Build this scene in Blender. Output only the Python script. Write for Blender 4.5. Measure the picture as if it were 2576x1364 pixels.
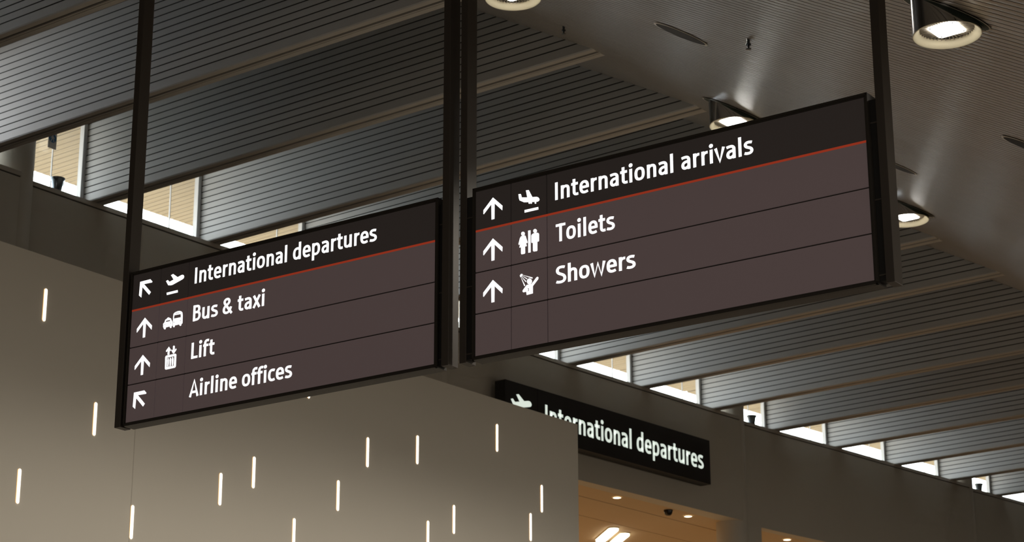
import bpy, bmesh, math
import numpy as np
from mathutils import Matrix, Vector

SC = bpy.context.scene
COL = SC.collection
for o in list(bpy.data.objects):
    bpy.data.objects.remove(o)

# ------------------------------------------------------------------ camera
CX, CY, F = 1288.0, 682.0, 5168.8
PITCH, ROLL = 0.311385, -0.002004
_cp, _sp, _cr, _sr = math.cos(PITCH), math.sin(PITCH), math.cos(ROLL), math.sin(ROLL)
_fw = np.array([0, _cp, _sp]); _up = np.array([0, -_sp, _cp]); _rt = np.array([1.0, 0, 0])
ROT = np.array([_cr * _rt + _sr * _up, -_sr * _rt + _cr * _up, -_fw])
EYE = np.array([0, 0, 1.6])
cam = bpy.data.cameras.new('camera')
cam.sensor_width = 36.0
cam.lens = F / 2576.0 * 36.0
cam.clip_start, cam.clip_end = 0.1, 400
cam.dof.use_dof = True
cam.dof.focus_distance = 10.0
cam.dof.aperture_fstop = 9.0
camo = bpy.data.objects.new('camera', cam)
COL.objects.link(camo)
camo.matrix_world = Matrix(((ROT[0][0], ROT[1][0], ROT[2][0], EYE[0]), (ROT[0][1], ROT[1][1], ROT[2][1], EYE[1]),
                            (ROT[0][2], ROT[1][2], ROT[2][2], EYE[2]), (0, 0, 0, 1)))
SC.camera = camo

# ------------------------------------------------------------------ sky, exposure
wd = bpy.data.worlds.new('overcast_sky'); SC.world = wd; wd.use_nodes = True
bg = wd.node_tree.nodes['Background']
bg.inputs[0].default_value = (0.93, 0.97, 1.0, 1); bg.inputs[1].default_value = 9.0
SC.view_settings.view_transform = 'Standard'
SC.view_settings.look = 'None'
SC.view_settings.exposure = 0.0
SC.view_settings.gamma = 1.0
SC.view_settings.use_curve_mapping = False
cy = SC.cycles
cy.use_denoising = True
cy.max_bounces = 5; cy.diffuse_bounces = 3; cy.glossy_bounces = 2; cy.transparent_max_bounces = 8
cy.use_adaptive_sampling = True; cy.adaptive_threshold = 0.04
cy.sample_clamp_indirect = 6.0
cy.caustics_reflective = False; cy.caustics_refractive = False

# ------------------------------------------------------------------ measuring: a pixel of the photograph to a point on a real plane
def ray(x, y):
    return ROT.T @ np.array([(x - CX) / F, (CY - y) / F, -1.0])
def atz(x, y, z):
    d = ray(x, y); return EYE + d * (z - EYE[2]) / d[2]
def atplane(x, y, p, n):
    d = ray(x, y); return EYE + d * (np.dot(np.asarray(p) - EYE, n) / np.dot(d, n))
def azv(deg):
    r = math.radians(deg); return np.array([math.sin(r), math.cos(r), 0.0])
UP = np.array([0, 0, 1.0])

AD = azv(126.0)                      # along the baffles, towards the hall
BD = azv(37.9)                       # along the hall
E0 = np.array([0.81, 18.856, 10.0])  # where a baffle's lower edge meets the sloped ceiling
SLOPE = -0.57
M2 = np.linalg.inv(np.array([AD[:2], BD[:2]]).T)
def ab_of(p): return M2 @ (np.asarray(p)[:2] - E0[:2])
def P_ab(a, b, z): return np.array([*(E0[:2] + a * AD[:2] + b * BD[:2]), z])
def slope_z(p): return 10.0 + SLOPE * ab_of(p)[0]

def area(name, loc, target, sx, sy, power, color):
    l = bpy.data.lights.new(name, 'AREA'); l.shape = 'RECTANGLE'; l.size = sx; l.size_y = sy
    l.energy = power; l.color = color
    o = bpy.data.objects.new(name, l); COL.objects.link(o); o.location = loc
    o.rotation_euler = (Vector(target) - Vector(loc)).to_track_quat('-Z', 'Y').to_euler()
    return o
# unseen area light added as daylight from an assumed front, under the low ceiling
area('hall_front_fill', P_ab(21.5, 4, 2.4), P_ab(0, 4, 3.6), 46, 3.6, 1250, (1.0, 0.93, 0.80))
# unseen warm area light added as fill behind the viewer
area('hall_rear_fill', P_ab(11, -30, 3.2), P_ab(6, -8, 4.6), 14, 3.0, 330, (1.0, 0.86, 0.72))

# ------------------------------------------------------------------ materials
def mat(name, col, rough=0.5, metal=0.0, emit=None, strength=0.0, var=0.06, scale=6.0, spec=0.5, bump=0.0):
    m = bpy.data.materials.new(name); m.use_nodes = True
    nt = m.node_tree; b = nt.nodes['Principled BSDF']
    b.inputs['Roughness'].default_value = rough
    b.inputs['Metallic'].default_value = metal
    b.inputs['Specular IOR Level'].default_value = spec
    tc = nt.nodes.new('ShaderNodeTexCoord')
    nz = nt.nodes.new('ShaderNodeTexNoise'); nz.inputs['Scale'].default_value = scale; nz.inputs['Detail'].default_value = 3
    nt.links.new(tc.outputs['Object'], nz.inputs['Vector'])
    mx = nt.nodes.new('ShaderNodeMix'); mx.data_type = 'RGBA'
    mx.inputs[6].default_value = (*[c * (1 - var) for c in col], 1)
    mx.inputs[7].default_value = (*[min(1, c * (1 + var)) for c in col], 1)
    nt.links.new(nz.outputs[0], mx.inputs[0])
    nt.links.new(mx.outputs[2], b.inputs['Base Color'])
    if bump:
        bp = nt.nodes.new('ShaderNodeBump'); bp.inputs['Strength'].default_value = bump; bp.inputs['Distance'].default_value = 0.01
        nt.links.new(nz.outputs[0], bp.inputs['Height']); nt.links.new(bp.outputs[0], b.inputs['Normal'])
    if emit:
        b.inputs['Emission Color'].default_value = (*emit, 1)
        b.inputs['Emission Strength'].default_value = strength
    return m
M = {}
M['plaster'] = mat('painted_plaster', (0.56, 0.52, 0.45), 0.7, var=0.02, scale=1.5)
M['feature'] = mat('pale_feature_wall_paint', (0.78, 0.74, 0.66), 0.55, var=0.02, scale=0.8)
M['sill'] = mat('sill_paint', (0.52, 0.48, 0.42), 0.6, var=0.02)
M['column'] = mat('column_paint', (0.58, 0.54, 0.47), 0.6, var=0.02)
M['baffle'] = mat('grey_painted_metal_boards', (0.44, 0.445, 0.445), 0.45, var=0.03, scale=2)
M['groove'] = mat('shadow_gap_backing', (0.03, 0.03, 0.03), 0.9)
M['soffit'] = mat('baffle_soffit_metal', (0.50, 0.48, 0.45), 0.5, var=0.03)
M['slat'] = mat('ceiling_slat_metal', (0.34, 0.31, 0.275), 0.27, var=0.05, scale=3, spec=0.6)
M['slatgap'] = mat('ceiling_slat_gap', (0.05, 0.045, 0.04), 0.9)
M['roof'] = mat('roof_lining_dark', (0.10, 0.10, 0.10), 0.9)
M['floor'] = mat('terrazzo_floor', (0.42, 0.38, 0.33), 0.4, var=0.12, scale=30)
M['hallwall'] = mat('hall_wall_paint', (0.40, 0.37, 0.33), 0.7)
M['frame_alu'] = mat('window_frame_aluminium', (0.70, 0.71, 0.73), 0.4, var=0.02)
M['eaves'] = mat('eaves_lining_cream', (0.34, 0.315, 0.27), 0.7, var=0.02)
M['eavegap'] = mat('eaves_lining_gap', (0.27, 0.245, 0.205), 0.8)
M['sign_black'] = mat('sign_case_bronze_black', (0.030, 0.026, 0.022), 0.42, var=0.04)
M['sign_dark'] = mat('sign_recess_black', (0.006, 0.006, 0.006), 0.7)
M['post'] = mat('post_bronze_paint', (0.055, 0.046, 0.039), 0.45, var=0.05)
M['header'] = mat('sign_header_charcoal', (0.035, 0.029, 0.027), 0.5, emit=(0.055, 0.043, 0.039), strength=0.22, var=0.02)
M['row'] = mat('sign_row_mauve_brown', (0.14, 0.104, 0.101), 0.45, emit=(0.20, 0.145, 0.145), strength=0.22, var=0.015, scale=2)
M['red'] = mat('sign_red_line', (0.55, 0.075, 0.03), 0.5, emit=(0.5, 0.05, 0.02), strength=0.38, var=0.01)
M['letter'] = mat('backlit_white_lettering', (0.9, 0.9, 0.9), 0.5, emit=(0.97, 0.985, 1.0), strength=1.25, var=0.0)
M['letter_far'] = mat('backlit_far_lettering', (0.8, 0.85, 0.8), 0.5, emit=(0.80, 0.90, 0.80), strength=0.80, var=0.0)
M['far_face'] = mat('far_sign_black_face', (0.010, 0.008, 0.007), 0.5)
M['chrome'] = mat('polished_aluminium', (0.62, 0.63, 0.65), 0.12, metal=1.0, var=0.01)
M['cream'] = mat('lamp_reflector_cream', (0.80, 0.72, 0.52), 0.5, var=0.02)
M['heatsink'] = mat('heat_sink_dark', (0.10, 0.09, 0.08), 0.5)
M['fin'] = mat('heat_sink_fin', (0.55, 0.50, 0.42), 0.5)
M['led'] = mat('led_panel_lit', (1, 1, 1), 0.4, emit=(1.0, 0.97, 0.90), strength=14.0, var=0.0)
M['gapshade'] = mat('lamp_gap_shade_green', (0.010, 0.030, 0.016), 0.6)
M['trimring'] = mat('lamp_trim_ring', (0.50, 0.46, 0.38), 0.5)
M['slot'] = mat('slot_light_lens', (1, 1, 1), 0.5, emit=(1.0, 0.90, 0.76), strength=3.2, var=0.0)
M['slotglow'] = mat('slot_reveal_glow', (0.9, 0.6, 0.3), 0.6, emit=(1.0, 0.50, 0.14), strength=1.0, var=0.0)
M['corr'] = mat('corridor_ceiling_tan', (0.62, 0.47, 0.30), 0.8, var=0.02)
M['corrgap'] = mat('corridor_ceiling_joint', (0.36, 0.26, 0.15), 0.9)
M['warmlamp'] = mat('corridor_lamp_lit', (1, 1, 1), 0.5, emit=(1.0, 0.84, 0.56), strength=4.0, var=0.0)
M['warmlamp2'] = mat('linear_lamp_lit', (1, 1, 1), 0.5, emit=(1.0, 0.93, 0.72), strength=5.0, var=0.0)
M['dome'] = mat('camera_dome_black', (0.012, 0.011, 0.010), 0.15)
M['white'] = mat('white_enamel', (0.75, 0.72, 0.69), 0.5, var=0.01)
M['blue'] = mat('mandatory_blue', (0.06, 0.22, 0.45), 0.5, var=0.02)
M['gunmetal'] = mat('uplight_dark_metal', (0.10, 0.12, 0.14), 0.25, metal=0.8)
M['hole'] = mat('recessed_opening_dark', (0.012, 0.011, 0.010), 0.8)

gl = bpy.data.materials.new('window_glass'); gl.use_nodes = True
nt = gl.node_tree; nt.nodes.clear()
out = nt.nodes.new('ShaderNodeOutputMaterial'); mixs = nt.nodes.new('ShaderNodeMixShader')
tr = nt.nodes.new('ShaderNodeBsdfTransparent'); gs = nt.nodes.new('ShaderNodeBsdfGlossy')
gs.inputs['Roughness'].default_value = 0.03; tr.inputs[0].default_value = (0.95, 0.97, 0.96, 1)
mixs.inputs[0].default_value = 0.06
nt.links.new(tr.outputs[0], mixs.inputs[1]); nt.links.new(gs.outputs[0], mixs.inputs[2]); nt.links.new(mixs.outputs[0], out.inputs[0])
M['glass'] = gl

# ------------------------------------------------------------------ mesh helpers
class MB:
    def __init__(s): s.v, s.f, s.mi = [], [], []
    def add(s, pts, faces, mi=0):
        k = len(s.v); s.v += [tuple(float(c) for c in p) for p in pts]
        for f in faces: s.f.append([i + k for i in f]); s.mi.append(mi)
    def hexa(s, p8, mi=0):   # 4 lower then 4 upper
        s.add(p8, [(3, 2, 1, 0), (4, 5, 6, 7), (0, 1, 5, 4), (1, 2, 6, 5), (2, 3, 7, 6), (3, 0, 4, 7)], mi)
    def box(s, o, x, y, z, x0, x1, y0, y1, z0, z1, mi=0):
        o, x, y, z = map(np.asarray, (o, x, y, z))
        q = lambda a, b, c: o + x * a + y * b + z * c
        s.hexa([q(x0, y0, z0), q(x1, y0, z0), q(x1, y1, z0), q(x0, y1, z0), q(x0, y0, z1), q(x1, y0, z1), q(x1, y1, z1), q(x0, y1, z1)], mi)
    def prism(s, pts, vec, mi=0, cap=True):
        n = len(pts); p = [np.asarray(q) for q in pts]; v = np.asarray(vec)
        s.add(p + [q + v for q in p], [(i, (i + 1) % n, n + (i + 1) % n, n + i) for i in range(n)] +
              ([tuple(range(n - 1, -1, -1)), tuple(range(n, 2 * n))] if cap else []), mi)
    def face(s, pts, mi=0): s.add(pts, [tuple(range(len(pts)))], mi)
    def build(s, name, mats, parent=None, smooth=False, origin=None):
        me = bpy.data.meshes.new(name)
        o0 = np.zeros(3) if origin is None else np.asarray(origin)
        me.from_pydata([tuple(np.asarray(v) - o0) for v in s.v], [], s.f)
        if not isinstance(mats, (list, tuple)): mats = [mats]
        for m in mats: me.materials.append(m)
        me.polygons.foreach_set('material_index', s.mi)
        bm = bmesh.new(); bm.from_mesh(me); bmesh.ops.recalc_face_normals(bm, faces=bm.faces); bm.to_mesh(me); bm.free()
        if smooth:
            me.polygons.foreach_set('use_smooth', [True] * len(me.polygons))
            me.set_sharp_from_angle(angle=math.radians(35))
        me.update()
        ob = bpy.data.objects.new(name, me); COL.objects.link(ob)
        if origin is not None and parent is None: ob.location = o0
        if parent is not None: ob.parent = parent
        return ob
def tag(o, label=None, cat=None, group=None, kind=None):
    if label: o['label'] = label
    if cat: o['category'] = cat
    if group: o['group'] = group
    if kind: o['kind'] = kind
    return o
def thing(name, loc, label, cat, group=None):
    o = bpy.data.objects.new(name, None); COL.objects.link(o); o.location = loc; o.empty_display_size = 0.1
    return tag(o, label, cat, group)
def copy_tree(o, parent=None):
    c = o.copy(); COL.objects.link(c)
    if parent is not None: c.parent = parent
    for ch in list(o.children): copy_tree(ch, c)
    return c
def lathe(mb, prof, n=48, mi=0, c=(0, 0, 0), closed=False):
    m = len(prof); pts = []
    for i in range(n):
        t = 2 * math.pi * i / n
        for r, z in prof: pts.append((c[0] + r * math.cos(t), c[1] + r * math.sin(t), c[2] + z))
    fs = []
    for i in range(n):
        j = (i + 1) % n
        for k in range(m - 1): fs.append((i * m + k, j * m + k, j * m + k + 1, i * m + k + 1))
    mb.add(pts, fs, mi)

# ================================================================== THE SETTING
Z = 10.0
# plan of the clerestory wall: lower front corner of every baffle where it meets the wall
WPIX = [(220, 507.6), (511, 610), (773, 698), (1418, 916.5), (1600, 975), (1774, 1031), (1937, 1082), (2091, 1126), (2238, 1170), (2373, 1209), (2502, 1246)]
w_ = [atz(x, y, Z) for x, y in WPIX]
W = w_[:3] + [w_[2] + (w_[3] - w_[2]) / 3, w_[2] + (w_[3] - w_[2]) * 2 / 3] + w_[3:]
d0 = azv(36.6) * 1.92
W = [W[0] - 4 * d0, W[0] - 3 * d0, W[0] - 2 * d0, W[0] - d0] + W
for k in range(4): W.append(W[-1] + azv(43.0) * 1.93)
NB = len(W)                       # baffles 0.. ; number 4 is the first whose wall end shows
def outn(d): return np.array([-d[1], d[0], 0.0])   # outwards from the hall for a direction along the wall
def wdir(i):
    a, b = W[max(0, i - 1)], W[min(NB - 1, i + 1)]; d = b - a; d[2] = 0; return d / np.linalg.norm(d)
def proj(p):
    c = ROT @ (np.asarray(p) - EYE); return CX + F * c[0] / -c[2], CY - F * c[1] / -c[2]
def plan_at_x(px, z=Z):
    for i in range(NB - 1):
        x0, x1 = proj(W[i])[0], proj(W[i + 1])[0]
        if x0 <= px <= x1:
            lo, hi = 0.0, 1.0
            for _ in range(40):
                m = (lo + hi) / 2
                if proj(W[i] + (W[i + 1] - W[i]) * m)[0] < px: lo = m
                else: hi = m
            return W[i] + (W[i + 1] - W[i]) * lo, i
    raise ValueError(px)

# floor, roof and the far ends of the hall
mb = MB(); mb.box((0, 0, 0), (1, 0, 0), (0, 1, 0), UP, -70, 110, -70, 130, -0.2, 0.0)
tag(mb.build('floor', M['floor']), kind='structure')
wd0 = azv(40.0)
WI = np.array([*W[4][:2], 0.0])
def wall_slab(name, p, q, n, th, z0, z1, m):
    b = MB(); b.hexa([(*p[:2], z0), (*q[:2], z0), (*(q + n * th)[:2], z0), (*(p + n * th)[:2], z0),
                      (*p[:2], z1), (*q[:2], z1), (*(q + n * th)[:2], z1), (*(p + n * th)[:2], z1)])
    return tag(b.build(name, m), kind='structure')
wall_slab('wall_front', P_ab(23, -34, 0), P_ab(23, 46, 0), AD, 0.3, 0, 12, M['hallwall'])
wall_slab('wall_back', P_ab(-14, -34, 0), P_ab(23.3, -34, 0), -BD, 0.3, 0, 12, M['hallwall'])
wall_slab('wall_end', P_ab(-20, 46, 0), P_ab(23.3, 46, 0), BD, 0.3, 0, 12, M['hallwall'])

# clerestory wall in bays between the round columns
SEAM = [30, 1092, 1841, 2421]
seams = [plan_at_x(x) for x in SEAM]
def polyline(i0, p0, i1, p1):
    return [p0] + [W[i] for i in range(i0 + 1, i1 + 1)] + [p1]
bays = [polyline(0, W[0], seams[0][1], seams[0][0])]
for k in range(3): bays.append(polyline(seams[k][1], seams[k][0], seams[k + 1][1], seams[k + 1][0]))
bays.append(polyline(seams[3][1], seams[3][0], NB - 2, W[NB - 1]))
def slab_along(mb, pts, z0, z1, off0, off1, th, mi=0):
    """a wall that follows pts; its face stands off0..off1 (start to end) in front of the plan line"""
    L = [0]
    for a, b in zip(pts, pts[1:]): L.append(L[-1] + np.linalg.norm(b - a))
    fr, bk = [], []
    for i, p in enumerate(pts):
        a, b = pts[max(0, i - 1)], pts[min(len(pts) - 1, i + 1)]; d = (b - a); d[2] = 0; d = d / np.linalg.norm(d)
        o = off0 + (off1 - off0) * L[i] / L[-1]
        fr.append(p - outn(d) * o); bk.append(p + outn(d) * th)
    n = len(pts)
    v = [(*p[:2], z0) for p in fr] + [(*p[:2], z0) for p in bk] + [(*p[:2], z1) for p in fr] + [(*p[:2], z1) for p in bk]
    f = []
    for i in range(n - 1):
        f += [(i, i + 1, 2 * n + i + 1, 2 * n + i), (n + i + 1, n + i, 3 * n + i, 3 * n + i + 1), (2 * n + i, 2 * n + i + 1, 3 * n + i + 1, 3 * n + i), (i + 1, i, n + i, n + i + 1)]
    f += [(0, 2 * n, 3 * n, n), (n - 1, 2 * n - 1, 4 * n - 1, 3 * n - 1)]
    mb.add(v, f, mi)
def cut_at_x(pts, px):
    """the part of a plan line right of pixel column px"""
    for i in range(len(pts) - 1):
        if proj(pts[i])[0] <= px <= proj(pts[i + 1])[0]:
            x0, x1 = proj(pts[i])[0], proj(pts[i + 1])[0]; t = (px - x0) / (x1 - x0)
            q = pts[i] + (pts[i + 1] - pts[i]) * t
            return pts[:i + 1] + [q], [q] + pts[i + 1:]
names = ['wall_left', 'wall_left', 'wall_left', 'wall_left', 'wall_left']
for k, pts in enumerate(bays):
    b = MB()
    o0, o1 = 0.02, 0.16
    if k in (2, 3):
        slab_along(b, pts, 8.2, 9.93, o0, o1, 0.14)          # bulkhead over the opening
        if k == 3:
            l, r = cut_at_x(pts, 1901); slab_along(b, l, 0, 8.2, o0, o0 + 0.01, 0.32)
    else:
        slab_along(b, pts, 0, 9.93, o0, o1, 0.32)
    wobj = tag(b.build('wall_left', M['plaster']), kind='structure')
    b = MB(); slab_along(b, pts, 9.945, 10.0, o0 + 0.012, o1 + 0.012, 0.34)
    b.build('sill', M['sill'], wobj)
    b = MB(); slab_along(b, pts, 9.93, 9.945, o0 - 0.01, o1 - 0.01, 0.30)
    b.build('shadow_gap', M['groove'], wobj)
# outer walls above the hall's outer side and behind the openings are closed by the corridor rooms below

# round columns between the bays
for k, (p, i) in enumerate(seams):
    d = wdir(i); c = p + d * 0.07 + outn(d) * 0.12
    b = MB(); lathe(b, [(0.27, 0.0), (0.27, 11.6)], 40, c=(*c[:2], 0))
    b.build('column', M['column'], smooth=True, origin=(*c[:2], 0))['kind'] = 'structure'

# roof lining over the baffles, and the outer parapet behind the sloped ceiling
b = MB(); pts = [W[i] for i in range(NB)]
inner = [p - outn(wdir(i)) * 9.5 for i, p in enumerate(W)]
n = NB
for i in range(n - 1):
    b.hexa([(*(pts[i] + outn(wdir(i)) * 0.05)[:2], 11.62), (*(pts[i + 1] + outn(wdir(i + 1)) * 0.05)[:2], 11.62), (*inner[i + 1][:2], 11.62), (*inner[i][:2], 11.62),
            (*(pts[i] + outn(wdir(i)) * 0.05)[:2], 11.8), (*(pts[i + 1] + outn(wdir(i + 1)) * 0.05)[:2], 11.8), (*inner[i + 1][:2], 11.8), (*inner[i][:2], 11.8)])
tag(b.build('roof', M['roof']), kind='structure')
# roof over the rest
b = MB(); b.hexa([P_ab(-30, -35, 12.0), P_ab(24, -35, 12.0), P_ab(24, 47, 12.0), P_ab(-1.0, 47, 12.0), P_ab(-30, -35, 12.2), P_ab(24, -35, 12.2), P_ab(24, 47, 12.2), P_ab(-1.0, 47, 12.2)])
# (kept clear of the windows: starts at the line of the baffle roof)
b = MB(); b.hexa([P_ab(-4.5, -35, 12.0), P_ab(24, -35, 12.0), P_ab(24, 47, 12.0), P_ab(-4.5, 47, 12.0), P_ab(-4.5, -35, 12.2), P_ab(24, -35, 12.2), P_ab(24, 47, 12.2), P_ab(-4.5, 47, 12.2)])
tag(b.build('roof', M['roof']), kind='structure')

def ndir_(p, q): d = q - p; d[2] = 0; return d / np.linalg.norm(d)
# unseen blank wall and roof, added at both ends to shut out sky light
for p_, q_ in ((W[0] - azv(36.6) * 40, W[0]), (W[-1], W[-1] + azv(43.0) * 40)):
    d_ = ndir_(p_, q_); n_ = outn(d_)
    wall_slab('wall_left_lightblock', p_, q_, n_, 0.3, 0, 12.2, M['hallwall'])
    b = MB(); b.box((*p_[:2], 0), d_, n_, UP, 0, 40, -12, 0.2, 11.62, 11.8); tag(b.build('roof', M['roof']), kind='structure')

# sloped slatted ceiling: slats run down the slope
PITCH_S = 0.094
b = MB()
A0, A1 = -3.4, 9.6
D = AD + UP * SLOPE
nrm = np.cross(BD, D); nrm /= np.linalg.norm(nrm)
if nrm[2] > 0: nrm = -nrm
s0 = P_ab(A0, 0, 10 + SLOPE * A0); s1 = P_ab(A1, 0, 10 + SLOPE * A1)
b0, b1 = -20.0, 44.0
N = int((b1 - b0) / PITCH_S)
g, crown = 0.010, 0.0022
for k in range(N):
    t = b0 + k * PITCH_S; w = PITCH_S - g
    prof = [(0, 0.0), (w * 0.18, crown * 0.6), (w * 0.5, crown), (w * 0.82, crown * 0.6), (w, 0.0)]
    v = []
    for e in (s0, s1):
        for x, h in prof: v.append(e + BD * (t + x) + nrm * h)
    b.add(v, [(i, i + 1, i + 6, i + 5) for i in range(4)], 0)
    v = [s0 + BD * (t + w) - nrm * 0.012, s1 + BD * (t + w) - nrm * 0.012, s1 + BD * (t + PITCH_S) - nrm * 0.012, s0 + BD * (t + PITCH_S) - nrm * 0.012]
    b.add(v, [(0, 1, 2, 3)], 1)
    for q in (t + w, t + PITCH_S):
        b.add([s0 + BD * q, s1 + BD * q, s1 + BD * q - nrm * 0.012, s0 + BD * q - nrm * 0.012], [(0, 1, 2, 3)], 1)
me_ceil = b.build('ceiling_sloped', [M['slat'], M['slatgap']]); tag(me_ceil, kind='structure')
me_ceil.data.polygons.foreach_set('use_smooth', [mi == 0 for mi in b.mi])
# its dark backing
b = MB(); b.hexa([s0 + BD * b0 - nrm * 0.014, s1 + BD * b0 - nrm * 0.014, s1 + BD * b1 - nrm * 0.014, s0 + BD * b1 - nrm * 0.014,
                  s0 + BD * b0 - nrm * 0.10, s1 + BD * b0 - nrm * 0.10, s1 + BD * b1 - nrm * 0.10, s0 + BD * b1 - nrm * 0.10])
b.build('ceiling_backing', M['roof'], me_ceil)
# low flat ceiling from the foot of the slope to the front wall
zl = 10 + SLOPE * A1
b = MB(); b.hexa([P_ab(A1, -34, zl), P_ab(23, -34, zl), P_ab(23, 46, zl), P_ab(A1, 46, zl), P_ab(A1, -34, zl + .2), P_ab(23, -34, zl + .2), P_ab(23, 46, zl + .2), P_ab(A1, 46, zl + .2)])
tag(b.build('ceiling_low', M['hallwall']), kind='structure')

# pale feature wall with slot lights
ZT = 8.0
fp = [atz(x, y, ZT) for x, y in ((0, 606), (308, 708.6), (1060, 944.5), (1453, 1068))]
fp = [fp[0] - (fp[1] - fp[0]) / np.linalg.norm(fp[1] - fp[0]) * 9] + fp
b = MB(); slab_along(b, fp, 0, ZT, 0, 0, 0.22)
fw = tag(b.build('wall_feature', M['feature']), kind='structure')
# panel joint in it
pj, = [q for q in (atz(360, 724.8, ZT),)]
dj = fp[3] - fp[2]; dj /= np.linalg.norm(dj)
b = MB(); b.box((*(fp[2] + dj * np.dot(pj - fp[2], dj))[:2], 0), dj, -outn(dj), UP, -0.004, 0.004, -0.001, 0.0015, 0, ZT - 0.01)
b.build('panel_joint', M['plaster'], fw)

# corridor rooms behind the openings: a ceiling in three bands, walls
cd = (bays[2][-1] - bays[2][0]); cd[2] = 0; cd /= np.linalg.norm(cd); cn = outn(cd)
co = bays[2][0]
def corr(s, t, z): return np.array([*(co + cd * s + cn * t)[:2], z])
mbc = MB()
bands = [(-0.02, 0.70, 8.203), (0.72, 1.66, 8.2), (1.68, 16, 8.2)]
for t0, t1, zc in bands:
    mbc.box(corr(0, 0, 0), cd, cn, UP, -8, 26, t0, t1, zc, zc + 0.12, 0)
mbc.box(corr(0, 0, 0), cd, cn, UP, -8, 26, 0.5, 16, 8.22, 8.4, 1)
tag(mbc.build('ceiling_corridor', [M['corr'], M['corrgap']]), kind='structure')
b = MB(); b.box(corr(0, 0, 0), cd, cn, UP, -8, 26, 16, 16.2, 0, 8.4); tag(b.build('wall_corridor_back', M['corr']), kind='structure')
b = MB(); b.box(corr(0, 0, 0), cd, cn, UP, -8.2, -8, 0.3, 16.2, 0, 8.4); tag(b.build('wall_corridor_side', M['corr']), kind='structure')
b = MB(); b.box(corr(0, 0, 0), cd, cn, UP, 26, 26.2, 0.3, 16.2, 0, 8.4); tag(b.build('wall_corridor_side', M['corr']), kind='structure')

# eaves lining outside the windows
ZE = 11.0
b = MB()
OV = 1.82
for i in range(NB - 1):
    p, q = W[i], W[i + 1]; d = (q - p); d[2] = 0; L = np.linalg.norm(d); d /= L; nn = outn(d)
    b.box((*p[:2], 0), d, nn, UP, -0.02, L + 0.02, 0.0, OV, ZE + 0.02, ZE + 0.1, 1)
    m = 18
    for k in range(m):
        x0 = L * k / m
        b.box((*p[:2], 0), d, nn, UP, x0 + 0.006, x0 + L / m - 0.006, 0.12, OV, ZE, ZE + 0.02, 0)
tag(b.build('ceiling_eaves', [M['eaves'], M['eavegap']]), kind='structure')
b = MB()
for i in range(NB - 1):                          # upstand closing the roof over the glass
    p, q = W[i], W[i + 1]; d = (q - p); d[2] = 0; L = np.linalg.norm(d); d /= L; nn = outn(d)
    b.box((*p[:2], 0), d, nn, UP, 0, L, 0.05, 0.3, ZE + 0.04, 12.0)
tag(b.build('wall_upstand', M['roof']), kind='structure')

# ------------------------------------------------------------------ baffles
EPIX = [(1491, 122.7), (1752, 266), (2352, 596), (2525, 681)]
e_ = [atz(x, y, Z) for x, y in EPIX]
BDIR = {}
def ndir(p, q): d = q - p; d[2] = 0; return d / np.linalg.norm(d)
for i in range(NB): BDIR[i] = None
for k, i in ((0, 4), (1, 5), (2, 8), (3, 9)): BDIR[i] = ndir(W[i], e_[k])
for i in range(4): BDIR[i] = azv(126.6)
BDIR[6] = ndir(W[6], e_[1] + (e_[2] - e_[1]) / 3); BDIR[7] = ndir(W[7], e_[1] + (e_[2] - e_[1]) * 2 / 3)
for i in range(10, NB): BDIR[i] = azv(129.2 + 0.25 * (i - 9))
BW, BH = 0.21, 1.55
def baffle(i, label):
    d = BDIR[i]; n = np.array([-d[1], d[0], 0.0]); 
    if np.dot(n, BD) < 0: n = -n
    p = np.array([*W[i][:2], 0.0])
    # length to the sloped ceiling
    Lr = 0.0
    while ab_of(p + d * Lr)[0] < 0.45 and Lr < 16: Lr += 0.05
    r = thing('ceiling_baffle', (*W[i][:2], Z), label, 'ceiling baffle', 'slatted ceiling baffles')
    q = lambda x, y, z: p + d * x + n * y + UP * z - np.array([*W[i][:2], Z])
    x0, x1 = -0.10, Lr
    # boarded face
    prof = []; gp, gd = 0.0125, 0.016
    z = Z; prof = [(0.012, z), (0.0, z + 0.012)]
    zb = [Z + 0.108 + 0.0835 * k for k in range(18)]
    f = MB()
    pts = [(0.012, Z), (0.0, Z + 0.012)]
    for zz in zb: pts += [(0.0, zz - gp / 2), (gd, zz - gp / 2), (gd, zz + gp / 2), (0.0, zz + gp / 2)]
    pts += [(0.0, Z + BH)]
    m = len(pts); v = [q(x0, y, zz) for y, zz in pts] + [q(x1, y, zz) for y, zz in pts]
    dark = [len(pts)]
    for k in range(m - 1):
        in_g = pts[k][0] == gd or pts[k + 1][0] == gd
        f.add([v[k], v[k + 1], v[m + k + 1], v[m + k]], [(0, 1, 2, 3)], 1 if in_g else 0)
    f.face([q(x0, 0.012, Z), q(x0, BW, Z + 0.0), q(x0, BW, Z + BH), q(x0, 0.0, Z + BH)], 0)
    f.face([q(x0, BW, Z + 0.02), q(x1, BW, Z + 0.02), q(x1, BW, Z + BH), q(x0, BW, Z + BH)], 0)
    f.face([q(x0, 0, Z + BH), q(x1, 0, Z + BH), q(x1, BW, Z + BH), q(x0, BW, Z + BH)], 0)
    f.build('boarded_face', [M['baffle'], M['groove']], r)
    s = MB(); o = q(0, 0, Z)
    s.box(o, d, n, UP, x0, x1, 0.012, 0.078, 0.0, 0.02, 0)
    s.box(o, d, n, UP, x0, x1, 0.112, 0.132, -0.002, 0.02, 0)
    s.box(o, d, n, UP, x0, x1, 0.142, BW, 0.0, 0.02, 0)
    s.box(o, d, n, UP, x0, x1, 0.078, 0.142, 0.022, 0.03, 1)
    s.build('soffit_strip', [M['soffit'], M['groove']], r)
    return r
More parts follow.
